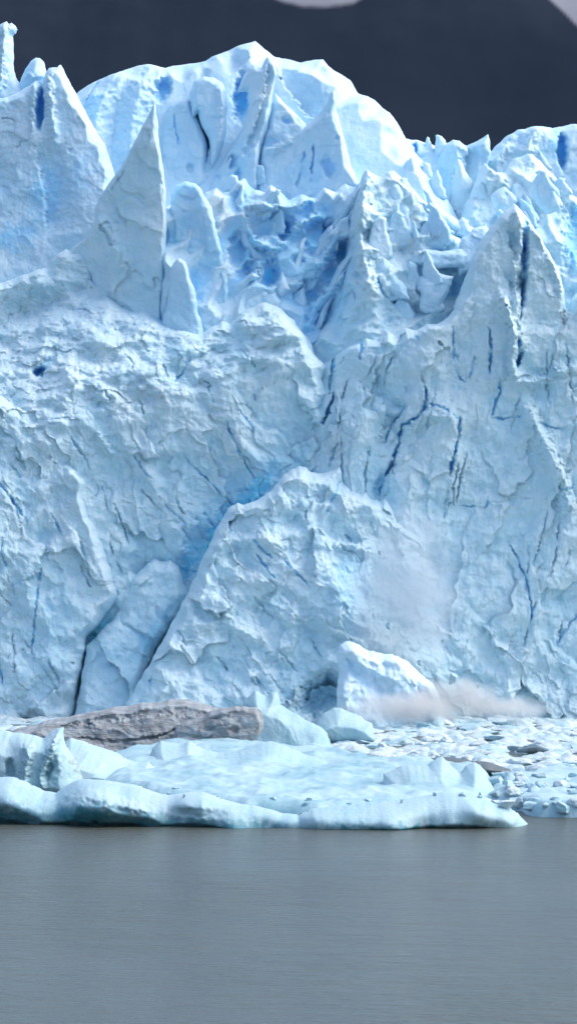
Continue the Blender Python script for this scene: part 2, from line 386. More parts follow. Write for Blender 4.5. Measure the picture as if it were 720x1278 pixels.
# ------------------------------------------------------------------ the glacier
def fractures(seed, n, box, dx, dy, lmin=14, lmax=60):
    r_ = random.Random(seed); o_ = []
    for _ in range(n):
        x, y = r_.uniform(box[0], box[2]), r_.uniform(box[1], box[3]); l = r_.uniform(lmin, lmax); a_ = r_.uniform(-.25, .25)
        ux, uy = dx + a_ * dy, dy - a_ * dx; m_ = r_.uniform(-3, 3)
        o_.append(('crack', [(x, y), (x + ux * l * .5 + m_, y + uy * l * .5), (x + ux * l, y + uy * l)], r_.uniform(1.2, 2.6), r_.uniform(.5, 1.2), r_.uniform(.02, .15)))
    return o_
GL = bpy.data.objects.new('glacier', None); GL.location = (0, 400, 0); C.objects.link(GL)
tag(GL, 'towering blue white glacier front with jagged seracs rising out of the lake', 'glacier')
def part(name, label, *a, **k):
    o = slab(name, *a, mat=k.pop('mat', None) or (ICE_CLEAN if k.get('style') in ('smooth', 'snow') else ICE), parent=GL, **k)
    if label: o['label'] = label
    return o

# back ridge on the right
part('ice_ridge', 'far ridge of pale blue blades against the dark mountain',
     [(480,215),(497,180),(505,171),(512,173),(520,173),(530,177),(541,180),(548,183),(560,176),(580,182),(600,190),(613,188),(622,178),(634,167),(646,160),(656,159),(668,155),(680,156),(690,158),(698,156),(708,154),(714,152),(740,150),(790,140),(880,150),(880,420),(480,420)],
     434, 8, tilt=(0, .4), edge=1.2, relief=.7, style='smooth', amp=.06, seed=21, ang=20,
     ops=[('crack', [(517,178),(519,205)], 6, 3, .7), ('dent', 699,192,7,26,0,5,.95,.5), ('blue', 690,185,20,25,0,.45), ('ridge', [(640,165),(610,215)], 10, 1.2), ('ridge', [(668,158),(650,200)], 12, 1.3)])
part('serac', 'pair of grey blue blades under the far ridge',
     [(525,262),(540,215),(549,190),(556,178),(566,172),(574,174),(582,181),(596,175),(609,167),(611,176),(612,190),(606,214),(598,240),(590,275),(525,285)],
     429, 3, tilt=(-.5, .25), edge=.8, relief=.5, style='smooth', amp=.05, seed=22, ang=70, ops=[('ridge', [(574,176),(560,230)], 12, 1.2), ('step', [(584,182),(575,250)], 14, 1.2)])
part('serac', 'rounded white hump with a blue slot on its right',
     [(560,300),(580,255),(592,228),(600,208),(606,198),(613,206),(620,212),(630,212),(637,200),(642,193),(652,190),(660,186),(668,187),(678,197),(690,212),(703,228),(712,240),(740,255),(800,270),(880,280),(880,470),(560,470)],
     417, 7, tilt=(0, .75), edge=1, relief=.7, style='crumble', amp=.08, seed=23, ops=[('ridge', [(606,200),(630,235),(645,250)], 9, 1.0), ('dent', 628,245,16,12,0,1.2,.2), ('dirt', 610,240,26,14,0,.25), ('dent',716,300,22,60,5,4,.7,.8)])
part('serac', 'small white spike between the back blades', [(556,262),(561,240),(567,218),(571,196),(575,198),(580,208),(588,222),(594,232),(598,262),(590,285),(556,285)],
     421, 2.4, edge=.9, relief=.3, amp=.09, seed=24, tilt=(-.2,.3))

# the big dome
part('ice_dome', 'smooth snow-topped dome, the highest part of the glacier',
     [(50,190),(70,135),(95,109),(110,99),(125,92),(140,86),(155,80),(170,75),(183,73),(195,76),(205,79),(214,76),(225,75),(240,73),(255,71),(262,66),(275,60),(290,54),(305,48),(318,44),(326,51),(335,59),(343,66),(352,68),(362,70),(375,75),(382,73),(392,71),(404,71),(410,80),(420,88),(430,94),(438,100),(442,108),(447,117),(458,121),(468,127),(477,137),(486,144),(492,153),(498,163),(503,174),(515,195),(530,215),(548,245),(575,300),(575,450),(50,450)],
     430, 16, tilt=(-.15, .62), edge=2.5, relief=.55, blue0=.12, style='snow', amp=.03, seed=31, res=1.5,
     ops=[('crack', [(122,96),(112,125),(101,165)], 4, 1.6, .4), ('dent', 205,118,11,20,15,3.0,.6,.7), ('ridge', [(150,84),(125,150),(118,230)], 22, 1.6), ('ridge', [(190,80),(170,150),(165,220)], 22, 2.0),
          ('step', [(318,46),(332,62),(345,72),(352,110),(395,170)], 10, 1.6, 40), ('step', [(404,74),(418,95),(445,120),(478,165)], 8, 1.2, 30), ('ridge', [(262,70),(300,70),(330,66)], 9, .8),
          ('dent', 258,190,7,34,8,4,.8,.6), ('dent', 303,128,12,36,5,5,.9,.6), ('blue', 180,170,60,70,0,.20), ('blue',118,140,16,40,10,.3), ('crack', [(500,180),(530,225),(560,280)], 3, 1.0, .3)])
part('serac', 'broad pale blue flute under the dome', [(190,262),(198,170),(204,142),(212,128),(224,121),(236,121),(244,138),(251,155),(257,172),(259,195),(259,214),(268,216),(262,235),(240,262)],
     421, 4, tilt=(-.4, .35), edge=.7, relief=.5, style='smooth', amp=.04, seed=32, ang=80, ops=[('blue', 222,190,30,50,0,.25), ('crack', [(216,140),(224,185)], 2, .5, .2), ('dent',238,212,6,8,0,1,.3)])
part('serac', 'narrow flute between two deep blue slots', [(238,150),(236,112),(242,97),(254,92),(266,94),(277,101),(282,112),(284,135),(283,160),(279,182),(272,198),(265,216),(262,196),(261,175),(252,158),(247,140)],
     420, 3.4, tilt=(-.4, .3), edge=.6, relief=.4, style='smooth', amp=.04, seed=33, ang=80, ops=[('blue', 265,150,14,50,0,.2), ('ridge', [(276,104),(280,160),(270,195)], 6, .7)])
part('serac', 'curving blade with a notched tip below the summit',
     [(296,112),(303,92),(309,82),(316,77),(322,80),(326,84),(329,76),(334,68),(339,73),(344,82),(346,94),(342,108),(339,128),(336,146),(330,166),(325,185),(324,210),(322,262),(230,290),(236,250),(262,226),(274,206),(284,188),(294,172),(303,158),(308,144),(311,128),(309,112)],
     418, 3.6, tilt=(-.7, .3), edge=.5, relief=.5, style='smooth', amp=.04, seed=34, ang=60,
     ops=[('dent', 290,203,8,13,30,1.6,.4), ('dent', 298,222,5,12,0,1.4,.5), ('blue', 300,200,34,20,-60,.25), ('step', [(334,70),(332,110),(318,160),(300,200)], 10, 1.0, 20), ('dent',272,221,5,4,0,.9,.5)])
part('serac', 'shadowed triangular blade below the summit', [(343,112),(350,119),(360,131),(372,143),(381,153),(388,166),(398,185),(390,225),(360,262),(320,262),(322,220),(326,188),(333,160),(338,135)],
     416.5, 3, tilt=(-.3, .4), edge=.5, relief=.55, style='smooth', amp=.05, seed=35, ops=[('dent', 358,150,8,6,20,1,.4), ('dent', 372,148,4,6,0,.8,.5), ('dent',335,178,14,9,-10,1.2,.45), ('ridge', [(322,190),(350,186),(366,172)], 7, .8)])
part('serac', 'sharp pointed peak standing before the white snow slope',
     [(417,110),(420,116),(421,126),(420,138),(423,150),(427,164),(431,180),(435,196),(438,211),(448,235),(440,280),(320,290),(326,245),(345,226),(352,205),(362,190),(370,172),(379,157),(388,149),(396,142),(403,133),(409,124),(412,114)],
     414, 3.2, tilt=(-.6, .25), edge=.5, relief=.6, style='smooth', amp=.05, seed=36, ang=75,
     ops=[('crack', [(380,188),(377,208),(370,235)], 4, 1.4, .5), ('crack', [(392,180),(388,230)], 3, .9, .4), ('dent', 410,210,10,17,-25,1.6,.4), ('dent', 421,175,3,4,0,.6,.3), ('blue', 385,215,40,35,0,.25)])

# left peaks
part('serac', 'tall leaning pinnacle at the upper left', [(-90,90),(-50,60),(-15,45),(-3,30),(3,27),(8,25),(11,29),(14,27),(19,31),(22,36),(20,41),(16,44),(17,60),(17,80),(20,96),(27,106),(36,118),(48,150),(48,230),(-90,230)],
     424, 4, tilt=(-.3, .1), edge=1.5, relief=.4, style='smooth', amp=.04, seed=41, ang=85, ops=[('ridge', [(8,30),(6,80),(0,120)], 7, .9), ('dent',20,35,2,2,0,.8,.3), ('blue',-2,112,10,14,0,.25)])
part('serac', 'rounded stub peak with a pale blue face', [(12,150),(22,112),(26,96),(31,84),(38,74),(44,70),(50,71),(55,77),(57,86),(60,96),(70,120),(70,170),(12,170)],
     422.5, 3.4, tilt=(-.1, .2), edge=1.3, relief=.3, style='smooth', amp=.03, seed=42, blue0=.18, ops=[('ridge', [(32,92),(45,98),(56,92)], 5, .5)])
part('serac', 'wide pale tower with a deep blue vertical slot', 
     [(-90,150),(-40,130),(-10,120),(8,117),(22,111),(34,104),(42,98),(46,97),(49,103),(52,98),(55,88),(59,81),(64,80),(70,80),(74,76),(79,85),(85,97),(92,110),(99,124),(107,138),(114,152),(122,166),(131,180),(138,200),(146,225),(150,300),(150,430),(-90,430)],
     418, 6, tilt=(-.25, .30), edge=.9, relief=.62, style='smooth', amp=.04, seed=43, ang=-40,
     ops=[('dent', 51,136,5.5,30,1,5,1.0,.45), ('ridge', [(59,84),(64,130),(72,180)], 8, .9), ('ridge', [(46,98),(44,140),(42,170)], 6, .7), ('step', [(42,180),(60,240),(62,300)], 16, 1.2, 50),
          ('blue', 60,250,30,60,20,.40), ('blue', 20,300,45,22,-10,.5), ('blue', 100,225,22,50,15,.3), ('dirt', 15,150,22,8,5,.35), ('crack', [(0,148),(16,150),(20,154)], 3, .4, .1), ('crack', [(22,188),(28,180),(38,178)], 2.5, .5, .1), ('dent',90,192,3,4,0,.5,.2), ('dent',8,222,16,22,0,.8,.1)])

# broken blue centre
part('ice_honeycomb', 'broken centre pitted with deep blue hollows',
     [(200,262),(222,250),(240,256),(256,238),(270,232),(282,240),(292,226),(306,220),(314,232),(326,240),(338,228),(348,236),(360,248),(376,240),(392,246),(404,232),(418,238),(430,224),(444,230),(480,250),(490,560),(200,560)],
     410.2, 10, tilt=(0, .42), edge=1.0, relief=.7, cave=.5, mat=ICE_CLEAN, style='honey', amp=.05, seed=51, cell=1, ang=38, stretch=1.9,
     ops=[('dent', 335,285,32,18,-5,2.4,.4,.45), ('dent', 355,294,8,15,15,2.0,.8,.4), ('dent', 297,315,12,26,12,2.4,.55,.4), ('dent', 335,347,13,19,15,3.4,.95,.35), ('dent', 326,322,13,10,0,2.0,.5,.4), ('dent', 312,338,9,9,0,2.0,.5,.4),
          ('dent', 396,303,19,28,30,3.0,.7,.4), ('dent', 409,288,7,14,15,2.2,.85,.4), ('dent', 427,321,8,17,5,3.6,1.0,.35), ('dent', 412,347,10,20,35,2.8,.75,.4), ('dent', 385,370,14,22,50,2.8,.75,.4), ('dent', 360,232,12,17,-10,2.0,.4),
          ('dent', 407,402,12,26,20,2.6,.65), ('dent', 385,410,9,20,10,2.0,.6), ('dent', 400,440,10,20,20,2.6,.7), ('dent',268,288,6,7,0,1.2,.1), ('dent',275,318,3,6,0,1.2,.1), ('dent', 305,345,12,9,-20,1.6,.4), ('dent', 372,330,8,8,0,1.5,.4),
          ('blue', 370,320,90,90,0,.42), ('blue', 400,400,40,70,15,.4), ('dirt', 300,240,45,16,0,.35), ('dirt', 275,270,16,40,15,.35), ('dirt', 365,362,26,6,0,.5), ('dirt', 330,262,60,14,-5,.2),
          ('ridge', [(300,262),(340,262),(372,262),(400,240)], 7, 1.6), ('ridge', [(300,265),(308,285),(318,305),(345,318),(362,300)], 6, 1.5), ('ridge', [(365,300),(372,285),(400,272)], 6, 1.5), ('ridge', [(380,345),(400,335),(420,300),(445,262)], 8, 2.0), ('ridge',[(440,330),(420,360),(392,392),(380,430)], 8, 2.0)])
part('serac', 'crumpled white ridge coming down from the snow slope',
     [(352,500),(372,452),(392,420),(410,384),(424,340),(432,300),(438,262),(446,235),(452,216),(458,205),(466,210),(474,214),(482,208),(492,206),(502,214),(512,226),(522,236),(536,252),(552,275),(570,290),(600,300),(615,310),(620,450),(560,520),(400,540)],
     403, 8, tilt=(.15, .55), edge=1.0, relief=.8, style='crumble', cave=.1, amp=.07, seed=52, ang=60, stretch=1.8, prof=lambda U, V: 5.5 * sst(470, 395, U) * sst(240, 330, V),
     ops=[('ridge', [(456,210),(452,260),(448,300),(455,340),(462,380)], 13, 2.4), ('ridge', [(530,240),(545,258),(562,272),(580,285)], 9, 1.8), ('dent', 570,250,22,14,0,2,.35), ('dent', 530,290,10,12,0,1.5,.3),
          ('dent', 572,362,20,17,-35,2.4,.62,.6), ('dent', 556,362,12,22,0,1.2,.4), ('ridge', [(512,318),(545,322),(580,318)], 4, 1.0), ('ridge', [(520,298),(560,298)], 4, .9), ('crack', [(470,350),(474,368),(484,378)], 4, 1.2, .5), ('dent', 493,378,8,10,0,2,.6),
          ('blue', 425,360,20,70,8,.45), ('dirt', 515,385,10,40,10,.25), ('dirt', 500,305,40,12,20,.18), ('dirt', 605,275,26,14,-20,.3)])

# small sharp blades that divide the broken centre into hollows
SM = [('thin white rib slanting through the blue hollows', [(448,226),(454,236),(444,252),(432,272),(416,290),(404,310),(394,334),(382,354),(374,352),(384,326),(396,300),(410,282),(426,260),(438,240)], 405.5, -.5, 35),
 ('second slanting white rib beside deep blue pits', [(450,282),(455,300),(442,324),(428,345),(418,368),(408,392),(396,416),(388,420),(396,392),(406,362),(420,334),(436,306)], 402.5, -.5, 30),
 ('third slanting rib reaching down to the crack', [(462,300),(464,330),(454,360),(442,388),(432,412),(422,436),(412,452),(408,446),(416,416),(428,384),(442,350),(452,320)], 400.0, -.5, 25),
 ('white rim around the pale blue bowl', [(296,268),(306,258),(330,255),(356,258),(376,254),(380,262),(364,268),(338,267),(316,271),(308,280),(314,296),(322,312),(336,322),(330,330),(316,326),(304,308),(298,288)], 406.5, -.2, 0),
 (None, [(336,300),(345,292),(352,302),(356,314),(366,318),(362,330),(350,326),(340,324),(330,318)], 405.2, -.3, 0),
 (None, [(366,318),(374,300),(384,292),(380,310),(376,328),(370,345),(358,356),(360,338)], 404.6, -.4, 20),
 (None, [(318,345),(322,332),(330,336),(326,352),(318,364),(308,372),(310,358)], 404, -.4, 20),
 (None, [(345,352),(352,336),(358,348),(364,362),(352,372),(342,366)], 403.2, -.3, 0),
 ('grey dusty crest above the pale blue bowl', [(256,262),(264,244),(280,238),(296,234),(306,240),(318,236),(334,240),(350,246),(358,258),(340,262),(310,262),(300,272),(290,290),(278,300),(266,296),(262,280)], 408.2, -.2, 0),
 (None, [(440,262),(448,240),(456,250),(462,268),(468,300),(460,330),(450,320),(444,290)], 403.5, -.5, 60),
 (None, [(484,232),(494,226),(504,240),(512,262),(516,290),(506,302),(492,290),(486,262)], 402.5, -.4, 60),
 ('narrow white crest slanting down to the right', [(528,236),(536,240),(546,254),(560,266),(574,276),(590,282),(606,292),(600,300),(580,296),(562,286),(546,274),(534,258)], 403.5, .4, -30),
 (None, [(520,300),(524,284),(538,272),(548,280),(556,296),(556,312),(520,312)], 400.6, -.3, 0),
 (None, [(512,330),(516,314),(536,310),(560,312),(576,310),(584,318),(580,334),(546,336)], 398.5, -.1, 0),
 (None, [(570,320),(576,296),(590,284),(606,280),(612,290),(604,306),(594,326),(584,342),(572,346)], 399.5, .3, 0),
 (None, [(470,330),(478,318),(488,330),(496,346),(508,360),(512,376),(500,374),(486,366),(474,352)], 397.5, -.4, -50),
 (None, [(520,360),(524,344),(548,340),(566,344),(560,364),(548,386),(530,384)], 396.8, -.2, 0),
 (None, [(362,446),(368,424),(376,412),(386,424),(392,442),(396,470),(384,486),(366,476)], 397.6, -.3, 40),
 (None, [(300,392),(306,372),(318,366),(330,360),(346,362),(352,376),(346,396),(320,404)], 401.8, -.1, 0),
 (None, [(262,330),(268,312),(276,306),(284,318),(290,338),(292,360),(280,372),(268,356)], 405.2, -.4, 60),
 (None, [(612,246),(620,236),(630,232),(640,240),(646,252),(636,262),(618,262)], 408, -.1, 0),
 (None, [(664,226),(672,214),(684,222),(694,240),(700,262),(684,268),(668,252)], 408.5, -.4, 0)]
for i, (lb, ol, yy, tl, an) in enumerate(SM):
    part('ice_blade', lb, ol, yy - (.5 if i < 9 else 0), 1.6, edge=.45, relief=.55, style='smooth', amp=.09, seed=400 + i, tilt=(tl, .35), ang=an, res=1.3, blue0=.04,
         ops=[('dirt', ol[0][0] + 10, ol[0][1] + 4, 26, 14, 0, .5)] if lb and 'dusty' in lb else [])

# the three fins
part('ice_fin', 'tall triangular fin with a thin bright right edge',
     [(193,128),(195,134),(197,150),(198,170),(200,186),(203,205),(206,222),(208,238),(208,262),(209,290),(208,315),(207,342),(205,366),(203,388),(200,440),(60,460),(50,400),(70,330),(88,305),(106,292),(117,272),(117,258),(126,240),(134,228),(142,218),(150,208),(157,196),(163,184),(170,172),(176,160),(182,150),(187,141),(190,134)],
     406.5, 2.6, tilt=(-.6, .06), edge=.35, relief=.5, style='wall', amp=.05, seed=61, ang=-38, stretch=3.2, cell=.8,
     ops=[('crack', [(156,212),(148,225),(138,238)], 3, 1.0, .2), ('crack', [(96,315),(112,345),(122,362)], 2.5, .8, .2), ('step', [(150,215),(160,180),(190,140)], 10, .8, 14), ('blue', 175,330,30,60,-10,.12), ('ridge',[(118,265),(140,300),(150,345)],14,.8)])
part('ice_fin', 'second shorter blue fin behind the tall one',
     [(210,262),(212,240),(218,229),(230,224),(242,227),(252,236),(260,250),(266,268),(271,288),(276,308),(280,332),(284,358),(287,385),(290,450),(205,450),(208,350),(212,330),(216,310),(217,285),(213,268)],
     404.5, 1.8, tilt=(-.5, .12), edge=.4, relief=.7, style='smooth', amp=.10, seed=62, ang=-60, blue0=.22, ops=[('blue', 235,290,20,45,0,.4), ('crack', [(240,352),(256,364)], 2, .5, .3)])
part('ice_fin', 'small rounded fin at the foot of the two taller ones', [(202,450),(204,392),(208,360),(212,338),(218,325),(224,321),(230,325),(236,340),(241,356),(246,376),(251,398),(262,450)],
     400.6, 1.5, tilt=(-.35, .1), edge=.4, relief=.7, style='smooth', amp=.10, seed=63, ang=-60, blue0=.06, ops=[('blue',215,390,10,24,0,.2)])

def ray(px, py):
    d = Vector(((px - 360) / F, 1, -(py - HOR) / F)).normalized()
    ok, loc, nn, _, ob, _ = sc.ray_cast(bpy.context.evaluated_depsgraph_get(), Vector((0, 0, CAM_H)), d); return (loc, ob) if ok else (None, None)
bpy.context.view_layer.update()
rb = random.Random(12)
def shard(cx, by, w_, h_, lean, Y, seed, blue=0.03, thick=1.3, relief=.6):
    """a pointed broken splinter: cx, by = foot centre in photograph pixels"""
    r_ = rb; tx = cx + lean * h_ + r_.uniform(-.15, .15) * w_
    L = [(cx - w_ * .55, by), (cx - w_ * .5 + lean * h_ * .3, by - h_ * .3), (cx - w_ * r_.uniform(.25, .45) + lean * h_ * .62, by - h_ * r_.uniform(.55, .68)), (tx - w_ * r_.uniform(.06, .2), by - h_ * r_.uniform(.86, .95)), (tx, by - h_)]
    Rr = [(tx + w_ * r_.uniform(.05, .18), by - h_ * r_.uniform(.8, .95)), (cx + w_ * r_.uniform(.2, .42) + lean * h_ * .6, by - h_ * r_.uniform(.5, .62)), (cx + w_ * .5 + lean * h_ * .25, by - h_ * .25), (cx + w_ * .55, by), (cx, by + h_ * .12)]
    if r_.random() < .5:                      # some are snapped off flat
        L = L[:3] + [(tx - w_ * .28, by - h_ * r_.uniform(.7, .85)), (tx - w_ * .1, by - h_ * r_.uniform(.78, .88))]; Rr[0] = (tx + w_ * .25, by - h_ * r_.uniform(.66, .84))
    return part('ice_shard', None, L + Rr, Y, thick, edge=.25, relief=relief, style='smooth', amp=.10, seed=seed, tilt=(r_.uniform(-.9, .3), r_.uniform(-.05, .2)), ang=r_.uniform(20, 90), res=1.3, blue0=blue)
ZN = [   # (x0, x1, y0, y1, count, width range, height range, lean, blue)
 (262, 440, 262, 430, 9, (16, 30), (24, 50), .45, .14),
 (440, 560, 268, 400, 13, (14, 30), (30, 70), -.1, .06),
 (540, 720, 205, 290, 16, (12, 28), (20, 46), -.15, .04),
 (560, 640, 290, 345, 5, (9, 16), (16, 30), -.1, .06),
 (226, 340, 215, 262, 6, (12, 24), (12, 34), .15, .06),
 (495, 560, 180, 235, 6, (9, 18), (14, 34), 0, .08)]
k_ = 0
for (xa, xb, ya, yb, cnt, wr, hr, ln, bl_) in ZN:
    spots = sorted([(rb.uniform(ya, yb), rb.uniform(xa, xb)) for _ in range(cnt)])
    for (yy, xx) in spots:
        loc, ob = ray(xx, yy)
        if loc is None or loc.y > 440 or loc.y < 380: continue
        shard(xx, yy + 6, rb.uniform(*wr), rb.uniform(*hr), ln + rb.uniform(-.18, .18), loc.y + .75, 700 + k_, blue=bl_ * rb.uniform(0, 2)); k_ += 1

# the left wall with its broken ledge
def brow(U): return np.interp(U, [-110, 0, 60, 130, 250, 330, 400], [600, 575, 548, 522, 505, 468, 430])
def ledge(U, V):       # recedes above the brow
    t = np.clip((brow(U) - 8 - V) / 130, 0, 1.35); return 3.5 * t * t + 6.5 * t
part('ice_wall', 'left wall: bright broken ledge above a bluish face',
     [(-110,940),(-110,360),(-60,345),(0,336),(28,326),(46,320),(58,306),(72,296),(84,300),(98,302),(110,318),(120,345),(134,362),(160,380),(176,376),(186,382),(200,394),(222,400),(250,410),(268,398),(276,392),(286,400),(298,386),(312,378),(330,372),(345,378),(358,390),(368,398),(376,412),(384,430),(394,444),(406,456),(402,474),(412,492),(404,510),(414,528),(400,545),(408,562),(402,580),(420,600),(440,620),(440,940)],
     396, 8, edge=1.0, relief=.95, style='wall', amp=.08, seed=71, res=1.15, ang=-35, stretch=2.0, prof=ledge, mixtop=brow,
     ops=fractures(1, 20, (60, 540, 370, 700), .55, .83) + fractures(2, 8, (10, 380, 330, 500), .5, .86, 8, 26) + [('blue', 122,800,30,80,8,.9), ('dent', 47,462,8,7,-20,3.5,1.0,.5), ('dent', 52,455,18,9,-35,1.6,.35), ('crack', [(237,446),(230,462),(218,480)], 2, .9, .2), ('crack', [(259,480),(268,505)], 2, .8, .2), ('crack', [(282,526),(293,552),(318,598)], 3, 1.0, .3),
          ('crack', [(230,570),(285,625)], 2.5, .9, .35), ('crack', [(296,510),(320,540)], 2, .6, .2), ('crack', [(168,568),(188,598)], 2, .7, .2), ('crack', [(255,640),(272,662)], 2.5, .8, .4), ('crack', [(228,658),(248,690)], 2, .6, .3), ('crack',[(205,628),(235,655)],2,.5,.2),
          ('dent', 240,694,18,42,24,1.8,.6,.8), ('dent', 285,645,24,40,38,1.4,.6,.9), ('dent', 330,603,22,40,44,1.2,.5,.9), ('dent', 372,572,18,36,40,1.0,.3,.9), ('blue', 292,648,24,112,41,1.0), ('blue', 290,640,44,118,41,.45), ('blue', 237,706,12,30,20,1.0),
          ('blue', 370,540,30,50,10,.22), ('ridge', [(122,540),(145,570)], 8, .9), ('dirt', 270,380,90,14,10,.2), ('dirt', 180,490,60,22,0,.22)])
part('ice_wall', 'pale buttress at the far left edge of the wall',
     [(-110,940),(-110,470),(-60,480),(0,492),(24,505),(44,520),(60,540),(76,556),(92,574),(103,588),(109,602),(106,622),(112,645),(122,660),(130,680),(135,700),(140,716),(147,735),(146,748),(134,765),(120,785),(108,797),(106,820),(101,845),(97,870),(95,940)],
     393, 7, tilt=(.0, .12), edge=.8, relief=.9, prof=lambda U, V: 2.6 * np.clip((620 - V) / 130, 0, 1), style='wall', amp=.09, seed=72, ang=-35, stretch=2.2,
     ops=fractures(3, 14, (-20, 540, 110, 860), .3, .95) + [('crack', [(2,560),(28,600)], 2.5, .8, .3), ('crack', [(0,600),(22,632),(38,655)], 3, .9, .3), ('crack', [(62,668),(56,700),(50,732),(46,780),(42,818)], 2.5, .9, .35), ('crack', [(40,715),(50,732)], 2, .7, .3), ('crack', [(65,640),(80,668)], 2, .6, .2),
          ('dent', 60,668,16,12,0,1.0,.2), ('crack', [(0,810),(8,855)], 3, .7, .3), ('blue', 60,780,60,90,0,.22), ('dent', 75,620,22,14,0,1.0,.1)])
part('ice_block', 'leaning block between the blue slits at the wall foot',
     [(92,945),(97,880),(102,850),(108,806),(120,795),(136,778),(148,762),(154,748),(160,735),(163,722),(172,714),(182,703),(192,697),(204,700),(213,698),(222,706),(226,718),(229,730),(236,740),(228,760),(212,780),(196,808),(186,830),(176,860),(176,945)],
     391, 5, tilt=(-.1, .35), edge=.9, relief=.75, style='wall', amp=.08, seed=73, ang=-35, stretch=1.7,
     ops=[('crack', [(108,797),(104,820),(100,840)], 4, 2.2, .9), ('blue', 150,820,60,70,0,.25), ('blue', 185,800,14,60,35,.45)])

# the right wall
part('ice_wall', 'right wall: grey blue cracked face with arched fins on top',
     [(330,940),(335,620),(340,560),(346,520),(356,490),(372,470),(392,452),(410,444),(428,434),(440,428),(456,420),(470,424),(482,412),(492,418),(505,408),(520,412),(532,404),(545,404),(558,396),(566,386),(573,366),(579,350),(586,330),(594,312),(602,297),(611,284),(622,270),(632,260),(642,252),(650,260),(657,268),(666,282),(676,297),(684,312),(692,328),(699,345),(704,362),(706,384),(709,388),(713,372),(722,362),(745,340),(800,330),(880,340),(880,960),(385,960)],
     394, 9, tilt=(-.02, .10), edge=.7, relief=.85, style='wall', amp=.05, seed=81, res=1.15, ang=14, stretch=2.3, cell=1.1, crinkle=.5, prof=lambda U, V: 4.5 * sst(450, 365, U) + 4.0 * sst(490, 400, U) * sst(540, 440, V),
     ops=fractures(4, 30, (420, 400, 715, 830), -.12, .99, 16, 80) + [('crack', [(417,440),(414,470),(410,492)], 7, 2.5, .6), ('crack', [(418,490),(410,512),(402,532)], 6, 2.8, .5), ('crack', [(421,552),(410,584)], 3, 1.3, .3),
          ('crack', [(524,476),(530,492),(529,510),(518,524),(500,532),(496,556),(488,580),(476,602),(472,622)], 5.5, 2.4, .6), ('crack', [(506,500),(496,520),(486,534),(478,556)], 4, 1.6, .5), ('dent', 492,515,11,22,20,1.0,.25), ('dent',472,608,7,20,15,2.0,.6),
          ('crack', [(571,520),(570,545),(562,575),(558,596)], 4.5, 2.0, .4), ('crack', [(556,612),(553,630),(550,646)], 5, 2.6, .4), ('crack', [(530,506),(552,512),(572,528)], 2, .7, .2),
          ('crack', [(642,424),(646,440),(643,462)], 9, 3.2, .6), ('crack', [(608,408),(610,440),(608,472)], 4, 1.6, .4), ('crack', [(563,408),(564,450),(572,474),(580,480)], 3, 1.0, .3), ('crack', [(590,445),(584,475)], 2.5, .8, .3),
          ('crack', [(620,472),(621,492),(615,504),(610,524)], 3, 1.0, .2), ('crack', [(608,524),(628,524),(648,520)], 2, .7, .2), ('crack', [(658,534),(672,530),(690,538),(706,534)], 2.5, .9, .2), ('crack', [(712,595),(708,612),(694,612)], 2.5, .8, .2),
          ('crack', [(628,674),(642,696),(652,725),(658,760),(656,790)], 3.5, 1.2, .35), ('crack', [(590,629),(620,627),(650,622),(680,626)], 1.0, .3, .04), ('crack', [(606,612),(604,634),(570,632)], 1.8, .6, .2), ('crack', [(718,760),(690,800),(684,820)], 3, .8, .3),
          ('crack', [(452,420),(450,436),(448,452)], 5, 1.8, .4), ('dent', 474,438,14,8,-10,1.0,.2), ('crack', [(518,420),(520,430)], 2.5, .8, .2), ('crack', [(470,348),(476,370),(486,384)], 4, 1.4, .5), ('dent', 495,382,9,10,0,2.2,.6),
          ('dent', 652,335,5,52,3,3.0,.35,.5), ('crack', [(653,290),(653,340),(649,380),(645,405)], 5, 2.4, .3), ('crack', [(656,268),(654,320)], 3, 1.0, .2), ('crack', [(701,386),(700,410)], 2.5, .9, .0),
          ('ridge', [(642,256),(646,300),(640,350),(641,400)], 7, 1.1), ('ridge', [(655,268),(680,310),(696,345),(704,385)], 8, 1.2), ('ridge', [(620,370),(628,392),(637,420),(635,455),(640,480)], 8, 1.5), ('ridge', [(650,500),(662,530),(680,566),(696,600),(706,650)], 13, 1.7),
          ('step', [(630,285),(640,330),(642,380)], 10, .9, 30), ('step', [(618,372),(632,400),(636,450)], 8, -1.2, 30), ('dent', 668,468,18,8,0,1.0,.1), ('ridge', [(640,480),(660,480),(690,468),(720,460)], 8, 1.0),
          ('dirt', 702,400,4,14,0,.8), ('dirt', 418,560,16,30,0,.35), ('dirt', 460,330,20,20,0,.3), ('step', [(440,478),(475,498),(482,515),(470,560)], 10, .9, 26), ('ridge', [(500,545),(530,520),(560,524),(566,545)], 8, .7), ('blue', 470,610,30,50,0,.3), ('blue', 710,330,10,60,0,.5)])

